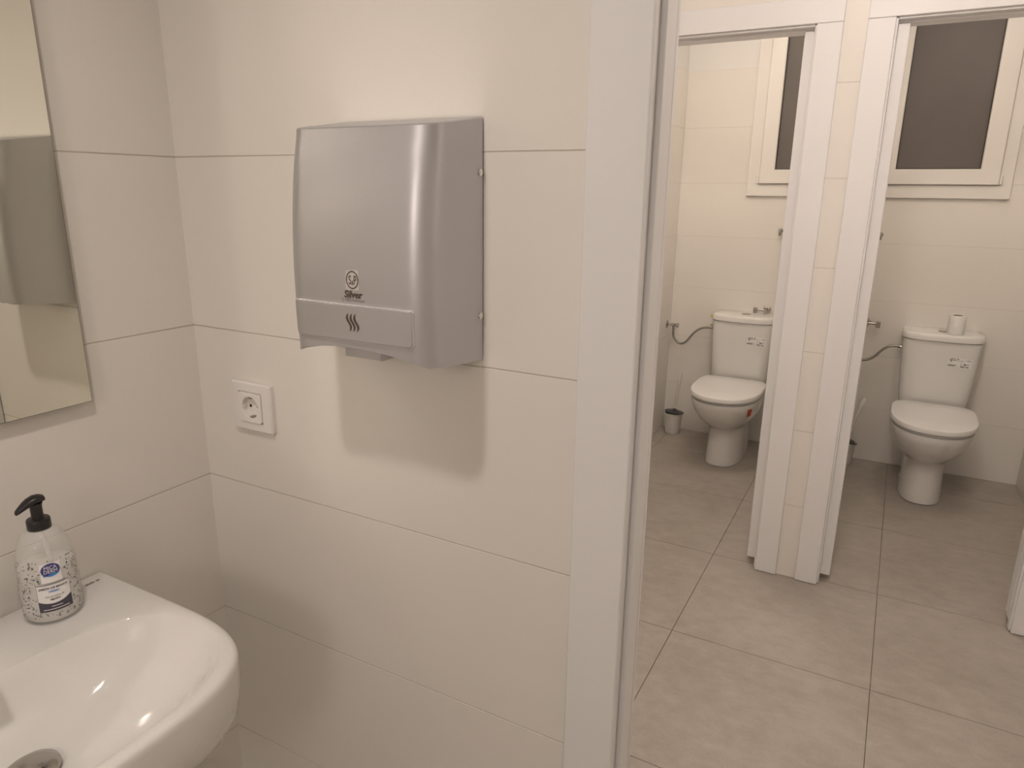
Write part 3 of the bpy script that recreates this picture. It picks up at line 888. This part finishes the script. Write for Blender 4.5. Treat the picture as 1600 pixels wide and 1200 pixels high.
def make_toilet(cx, label):
    """origin on the floor at the wall, front towards -y"""
    t = thing('toilet', label, 'toilet', (cx, YB, 0), 'toilets in the two stalls')
    # pan: pedestal, overhanging bowl
    rg = [d_ring(0.0005, 0.094, -0.520, -0.06, cy=-0.30, e=2.6), d_ring(0.004, 0.098, -0.526, -0.06, cy=-0.30, e=2.6), d_ring(0.06, 0.095, -0.522, -0.06, cy=-0.30, e=2.6), d_ring(0.13, 0.091, -0.515, -0.06, cy=-0.30, e=2.6),
          d_ring(0.185, 0.091, -0.513, -0.05, cy=-0.30, e=2.5), d_ring(0.205, 0.095, -0.520, -0.05, cy=-0.30, e=2.4), d_ring(0.218, 0.105, -0.540, -0.05, cy=-0.31, e=2.3),
          d_ring(0.240, 0.125, -0.580, -0.05, cy=-0.32, e=2.2), d_ring(0.275, 0.150, -0.630, -0.05, cy=-0.35, e=2.2), d_ring(0.315, 0.168, -0.668, -0.05, cy=-0.38, e=2.2),
          d_ring(0.355, 0.177, -0.690, -0.05, cy=-0.40, e=2.25), d_ring(0.380, 0.180, -0.697, -0.05, cy=-0.41, e=2.25), d_ring(0.390, 0.178, -0.694, -0.052, cy=-0.41, e=2.25), d_ring(0.392, 0.172, -0.688, -0.058, cy=-0.41, e=2.25)]
    pan = MB().loft(rg).build('pan', 'ceramic', t, smooth=50)
    # seat ring and lid
    def slab(z0, z1, hw, yf, yb, r):
        return [d_ring(z0, hw - r, yf + r, yb - r, cy=-0.44, e=2.25, back_e=5), d_ring(z0 + r * 0.5, hw, yf, yb, cy=-0.44, e=2.25, back_e=5), d_ring(z1 - r, hw, yf, yb, cy=-0.44, e=2.25, back_e=5), d_ring(z1 - r * 0.3, hw - r * 0.35, yf + r * 0.35, yb - r * 0.35, cy=-0.44, e=2.25, back_e=5), d_ring(z1, hw - r * 1.6, yf + r * 1.6, yb - r * 1.6, cy=-0.44, e=2.25, back_e=5)]
    MB().loft(slab(0.3945, 0.4035, 0.172, -0.690, -0.235, 0.004)).build('seat', 'seat_plastic', t, smooth=50)
    lid = slab(0.4065, 0.434, 0.183, -0.706, -0.215, 0.009)
    lid.append([(x * 0.5, -0.44 + (y + 0.44) * 0.5, 0.4365) for x, y, z in lid[-1]])
    MB().loft(lid).build('seat_lid', 'seat_plastic', t, smooth=40)
    for sx in (-1, 1):
        MB().lathe([(0.011, -0.022), (0.0125, -0.020), (0.0125, 0.020), (0.011, 0.022)], (sx * 0.085, -0.207, 0.408), axis='x', n=16).build('seat_hinge', 'chrome_satin', t, smooth=40)
    # cistern
    rg = []
    for z, hw, yf in ((0.392, 0.146, -0.175), (0.397, 0.150, -0.180), (0.45, 0.157, -0.186), (0.55, 0.164, -0.192), (0.65, 0.170, -0.196), (0.742, 0.1745, -0.199)):
        rg.append(d_ring(z, hw, yf, -0.002, e=4.5, cy=-0.10, back_e=14, n=72))
    cis = MB().loft(rg).build('cistern', 'ceramic', t, smooth=50)
    rg = []
    for z, o_ in ((0.7445, -0.004), (0.747, 0.0), (0.766, 0.0), (0.774, -0.002), (0.7785, -0.007), (0.780, -0.014)):
        rg.append(d_ring(z, 0.1815 + o_, -0.211 - o_, -0.002, e=3.6, cy=-0.09, back_e=14, n=72))
    cl = MB().loft(rg).build('cistern_lid', 'ceramic', t, smooth=40)
    MB().lathe([(0.026, 0.0), (0.026, 0.003), (0.0235, 0.0045), (0.002, 0.0048)], (0.002, -0.105, 0.7801), n=32).build('flush_button', 'chrome_satin', cl, smooth=40)
    # fixing screw caps at the foot
    for sx in (-1, 1):
        MB().lathe([(0.0062, -0.003), (0.006, 0.003), (0.004, 0.0055), (0.0008, 0.006)], (sx * 0.0935, -0.30, 0.055), axis='x', n=14).build('fixing_cap', 'chrome', pan, smooth=40)
    # printed label on the cistern front
    def cfront(x, z):
        lv = ((0.397, 0.150, -0.180), (0.45, 0.157, -0.186), (0.55, 0.164, -0.192), (0.65, 0.170, -0.196), (0.742, 0.1745, -0.199))
        for A, B in zip(lv[:-1], lv[1:]):
            if z <= B[0]: break
        f = (z - A[0]) / (B[0] - A[0])
        hw = A[1] + (B[1] - A[1]) * f
        yf = A[2] + (B[2] - A[2]) * f
        return -0.10 + (yf + 0.10) * (1 - abs(x / hw) ** 4.5) ** (1 / 4.5)
    def onc(poly, off, nm, m_, par):
        return MB().add([(u, cfront(u, v) - off, v) for u, v in poly], [tuple(range(len(poly)))]).build(nm, m_, par)
    st_v, st_f = grid_poly(-0.052, 0.052, -0.0235, 0.0235, 8)
    th_ = -0.04
    tr = lambda u, v: (0.086 + u * math.cos(th_) - v * math.sin(th_), 0.6465 + u * math.sin(th_) + v * math.cos(th_))
    stk = MB().add([(tr(u, v)[0], cfront(*tr(u, v)) - 0.0010, tr(u, v)[1]) for u, v in st_v], st_f).build('sticker', 'label_white', cis)
    def bar_(u0, u1, v0, v1, nm='sticker_print'):
        q = [tr(*c) for c in ((u0, v0), (u1, v0), (u1, v1), (u0, v1))]
        return [(x, cfront(x, z) - 0.0016, z) for x, z in q]
    pr = MB()
    def addb(u0, u1, v0, v1): pr.add(bar_(u0, u1, v0, v1), [(0, 1, 2, 3)])
    rn = random.Random(5)
    def scribble(u0, u1, v0, v1, step, fill=0.75):
        u = u0
        while u < u1:
            w_ = step * rn.uniform(0.6, 1.3)
            if rn.random() < fill: addb(u, min(u1, u + w_ * 0.8), v0 + rn.uniform(0, 0.25) * (v1 - v0), v1 - rn.uniform(0, 0.25) * (v1 - v0))
            u += w_
    scribble(-0.046, -0.006, 0.0155, 0.0205, 0.0028, 0.85)
    scribble(-0.046, -0.010, 0.0075, 0.0140, 0.0042, 0.9)
    scribble(-0.044, -0.034, 0.0010, 0.0060, 0.004, 0.9)
    scribble(-0.006, 0.014, 0.0085, 0.0125, 0.0045, 0.8)
    scribble(0.026, 0.046, 0.0120, 0.0160, 0.0035, 0.9)
    scribble(-0.048, -0.010, -0.0105, -0.0085, 0.004, 0.9)
    scribble(-0.049, -0.012, -0.0200, -0.0135, 0.0040, 0.95)
    scribble(0.004, 0.040, -0.0070, -0.0030, 0.006, 0.6)
    scribble(0.018, 0.030, -0.0115, -0.0035, 0.006, 0.9)
    scribble(0.004, 0.042, -0.0215, -0.0145, 0.0018, 0.8)
    pr.build('sticker_print', 'barcode', cis)
    return t, pan, cis

TLX, TRX = 0.425, 1.393
tl, pan_l, cis_l = make_toilet(TLX, 'white toilet in the left stall with an orange-red sticker on its pan')
trt, pan_r, cis_r = make_toilet(TRX, 'white toilet in the right stall with a paper roll on its cistern')
# orange-red sticker wrapped on the left pan
def pan_pt(ang, z, off=0.0006):
    lev = [(0.275, 0.150, -0.630, -0.35, 2.2), (0.315, 0.168, -0.668, -0.38, 2.2), (0.355, 0.177, -0.690, -0.40, 2.25), (0.380, 0.180, -0.697, -0.41, 2.25)]
    for A, B in zip(lev[:-1], lev[1:]):
        if z <= B[0] or B is lev[-1]:
            t_ = (z - A[0]) / (B[0] - A[0])
            _, hw, yf, cy, e = [a + (b - a) * t_ for a, b in zip(A, B)]
            break
    hw += off; yf -= off
    c, s_ = math.cos(ang), math.sin(ang)
    return (hw * math.copysign(abs(c) ** (2 / e), c), cy - (cy - yf) * abs(s_) ** (2 / e), z)
vs, fs = [], []
A0, A1, NA = -0.52, -0.68, 6
zz = [0.318, 0.330, 0.342, 0.355, 0.366]
for z in zz:
    for k in range(NA + 1): vs.append(pan_pt(A0 + (A1 - A0) * k / NA, z, 0.0016))
for j in range(len(zz) - 1):
    for k in range(NA): fs.append((j * (NA + 1) + k, j * (NA + 1) + k + 1, (j + 1) * (NA + 1) + k + 1, (j + 1) * (NA + 1) + k))
MB().add(vs, fs).build('sticker', 'orange', pan_l)
# scraps of yellow tape at the corner of the left cistern
MB().box(-0.1838, -0.174, -0.158, -0.136, 0.752, 0.768).build('tape_scrap', 'yellow', cis_l)
MB().box(-0.1765, -0.1735, -0.170, -0.150, 0.702, 0.716).build('tape_scrap', 'yellow', cis_l)

# ------------------------------------------------------------------ paper roll
roll = thing('toilet_paper_roll', 'white toilet paper roll standing on the right cistern lid', 'toilet paper', (1.440, 3.225, 0.7802))
rp = 0.0375
MB().lathe([(0.024, 0.0005), (rp - 0.001, 0.0005), (rp, 0.002), (rp, 0.091), (rp - 0.001, 0.0925), (0.024, 0.0925), (0.023, 0.0915), (0.023, 0.0012)], n=40, cap0=False, cap1=False).build('paper', 'paper', roll, smooth=40)
MB().lathe([(0.0229, 0.002), (0.0229, 0.0912), (0.0222, 0.0912), (0.0222, 0.002)], n=32, cap0=False, cap1=False).build('core', 'card', roll, smooth=40)

# ------------------------------------------------------------------ valves, hoses, wall taps
def angle_valve(label, x, y, z, sg):
    """stop valve on a side wall, body along x"""
    t = thing('angle_valve', label, 'valve', (x, y, z), 'cistern stop valves')
    MB().lathe([(0.024, 0.0), (0.024, sg * 0.003), (0.018, sg * 0.007), (0.009, sg * 0.008)], axis='x', n=24).build('rosette', 'chrome_satin', t, smooth=40)
    MB().lathe([(0.008, sg * 0.004), (0.008, sg * 0.030), (0.0105, sg * 0.031), (0.0105, sg * 0.050), (0.008, sg * 0.052)], axis='x', n=20).build('body', 'chrome_satin', t, smooth=40)
    MB().lathe([(0.006, sg * 0.050), (0.006, sg * 0.056), (0.014, sg * 0.057), (0.015, sg * 0.068), (0.012, sg * 0.072)], axis='x', n=10).build('handle', 'chrome_satin', t, smooth=30)
    MB().lathe([(0.0075, -0.004), (0.0075, -0.018), (0.009, -0.019), (0.009, -0.032), (0.006, -0.033)], (sg * 0.041, 0, 0), n=12).build('outlet_nut', 'chrome_satin', t, smooth=30)
    return t
def spline(pts, n=10):
    P = [Vector(q) for q in pts]
    P = [P[0] * 2 - P[1]] + P + [P[-1] * 2 - P[-2]]
    out = []
    for i in range(1, len(P) - 2):
        for k in range(n):
            t_ = k / n
            a, b, c, d = P[i - 1], P[i], P[i + 1], P[i + 2]
            out.append(0.5 * ((2 * b) + (c - a) * t_ + (2 * a - 5 * b + 4 * c - d) * t_ ** 2 + (3 * b - a - 3 * c + d) * t_ ** 3))
    out.append(P[-2])
    return out
def hose(label, pts):
    t = thing('supply_hose', label, 'hose', pts[0], 'cistern supply hoses')
    o0 = Vector(pts[0])
    sp = [q - o0 for q in spline(pts)]
    MB().tube(sp, 0.0068, 10).build('braided_tube', 'hose', t, smooth=60)
    e = sp[-1]
    MB().lathe([(0.009, -0.020), (0.010, -0.018), (0.010, -0.001), (0.008, 0.0)], (e.x, e.y, e.z), axis='x', n=12).build('end_nut', 'chrome_satin', t, smooth=30)
YV = 3.285
angle_valve('chrome stop valve on the side wall of the left stall above the brush', XL, YV, 0.672, 1)
hose('braided steel hose looping to the left cistern', [(0.006, YV, 0.638), (0.012, YV, 0.598), (0.045, YV, 0.566), (0.085, YV, 0.575), (0.135, YV + 0.002, 0.640), (0.185, YV + 0.004, 0.672), (TLX - 0.172, YV + 0.006, 0.676)])
angle_valve('chrome stop valve on the partition of the right stall, behind the door frame', PX1, YV, 0.672, 1)
hose('braided steel hose curving to the right cistern', [(PX1 + 0.041, YV, 0.638), (PX1 + 0.046, YV, 0.600), (1.050, YV, 0.585), (1.095, YV, 0.605), (1.135, YV, 0.652), (1.170, YV, 0.675), (TRX - 0.172, YV, 0.678)])

def wall_tap(label, x, z, sg):
    """chrome tap: rosette on the back wall, stem along x towards sg, square spout end"""
    t = thing('wall_tap', label, 'tap', (x, YB, z), 'chrome wall taps')
    MB().lathe([(0.022, 0.0), (0.022, -0.003), (0.016, -0.007), (0.010, -0.008)], (0, -0.0005, 0), axis='y', n=24).build('rosette', 'chrome_satin', t, smooth=40)
    MB().lathe([(0.010, -0.006), (0.010, -0.034), (0.008, -0.036)], axis='y', n=20).build('neck', 'chrome_satin', t, smooth=40)
    MB().lathe([(0.009, -0.022), (0.010, -0.020), (0.010, 0.014), (0.007, 0.016)], (0, -0.040, 0), n=20).build('valve_body', 'chrome_satin', t, smooth=40)
    MB().lathe([(0.007, 0.014), (0.011, 0.018), (0.012, 0.026), (0.009, 0.030), (0.001, 0.031)], (0, -0.040, 0), n=20).build('knob', 'chrome', t, smooth=40)
    MB().lathe([(0.0075, 0.006 * sg), (0.0075, 0.052 * sg)], (0, -0.040, 0), axis='x', n=18).build('stem', 'chrome_satin', t, smooth=40)
    a, b = sorted((0.046 * sg, 0.068 * sg))
    box('spout_end', 'chrome_satin', a, b, -0.052, -0.028, -0.020, 0.013, t, bevel=0.002)
    return t
wall_tap('small chrome tap on the back wall above the left cistern', 0.520, 0.800, -1)
wall_tap('small chrome tap on the back wall beside the right cistern', 1.038, 0.780, 1)
def wall_hook(label, x, z, lean):
    t = thing('shower_holder', label, 'hook', (x, YB, z), 'small chrome wall holders')
    MB().lathe([(0.011, -0.0005), (0.011, -0.003), (0.008, -0.006)], axis='y', n=20).build('rosette', 'chrome_satin', t, smooth=40)
    MB().tube([(0, -0.004, 0.010), (0, -0.022, 0.010), (lean * 0.3, -0.034, 0.006)], [0.006, 0.006, 0.0075], 14).build('arm', 'chrome', t, smooth=50)
    MB().lathe([(0.0085, 0.014), (0.0095, 0.012), (0.0085, -0.022), (0.0065, -0.024)], (lean * 0.3, -0.036, 0.0), n=16).build('cup', 'chrome_satin', t, smooth=50)
wall_hook('small chrome holder high on the back wall of the left stall', 0.549, 1.243, 0.0)
wall_hook('small chrome holder high on the back wall of the right stall', 1.046, 1.240, -0.01)

# ------------------------------------------------------------------ toilet brushes
def brush(label, x, y, lean, dirx=0.0):
    t = thing('toilet_brush', label, 'toilet brush', (x, y, 0), 'toilet brush sets')
    MB().lathe([(0.030, 0.0005), (0.040, 0.001), (0.0435, 0.006), (0.0470, 0.040), (0.0530, 0.128), (0.0545, 0.132), (0.0520, 0.132), (0.0455, 0.040), (0.038, 0.010), (0.01, 0.008)], n=36).build('holder', 'bucket', t, smooth=40)
    # dark splash lid sitting askew on the rim
    lidm = MB()
    rr = [(0.056, 0.0), (0.058, 0.002), (0.057, 0.004), (0.045, 0.007), (0.020, 0.011), (0.012, 0.014), (0.009, 0.022)]
    rgs = []
    ta, tb = lean
    for r, h in rr:
        ring = []
        for k in range(32):
            a = 2 * math.pi * k / 32
            q = Vector((r * math.cos(a) , r * math.sin(a), h))
            q = Matrix.Rotation(tb, 3, 'Y') @ (Matrix.Rotation(ta, 3, 'X') @ q)
            ring.append((q.x + 0.004, q.y, q.z + 0.136))
        rgs.append(ring)
    lidm.loft(rgs)
    lidm.build('splash_lid', 'black_rubber', t, smooth=40)
    ax = Matrix.Rotation(tb, 3, 'Y') @ (Matrix.Rotation(ta, 3, 'X') @ Vector((0, 0, 1)))
    b = Vector((0.004, 0, 0.136))
    pts = [b + ax * h for h in (-0.09, 0.02, 0.10, 0.19, 0.24, 0.252)]
    MB().tube(pts, [0.006, 0.006, 0.0065, 0.0100, 0.0105, 0.005], 14).build('handle', 'bucket', t, smooth=40)
    MB().tube([b + ax * h for h in (-0.115, -0.10, -0.05, -0.035)], [0.014, 0.030, 0.030, 0.012], 20).build('bristles', 'black_rubber', t, smooth=40)
brush('white toilet brush holder with dark lid in the left stall corner', 0.052, 3.262, (-0.08, 0.075))
brush('toilet brush set half hidden behind the right stall door frame', 1.022, 3.235, (-0.10, 0.24))
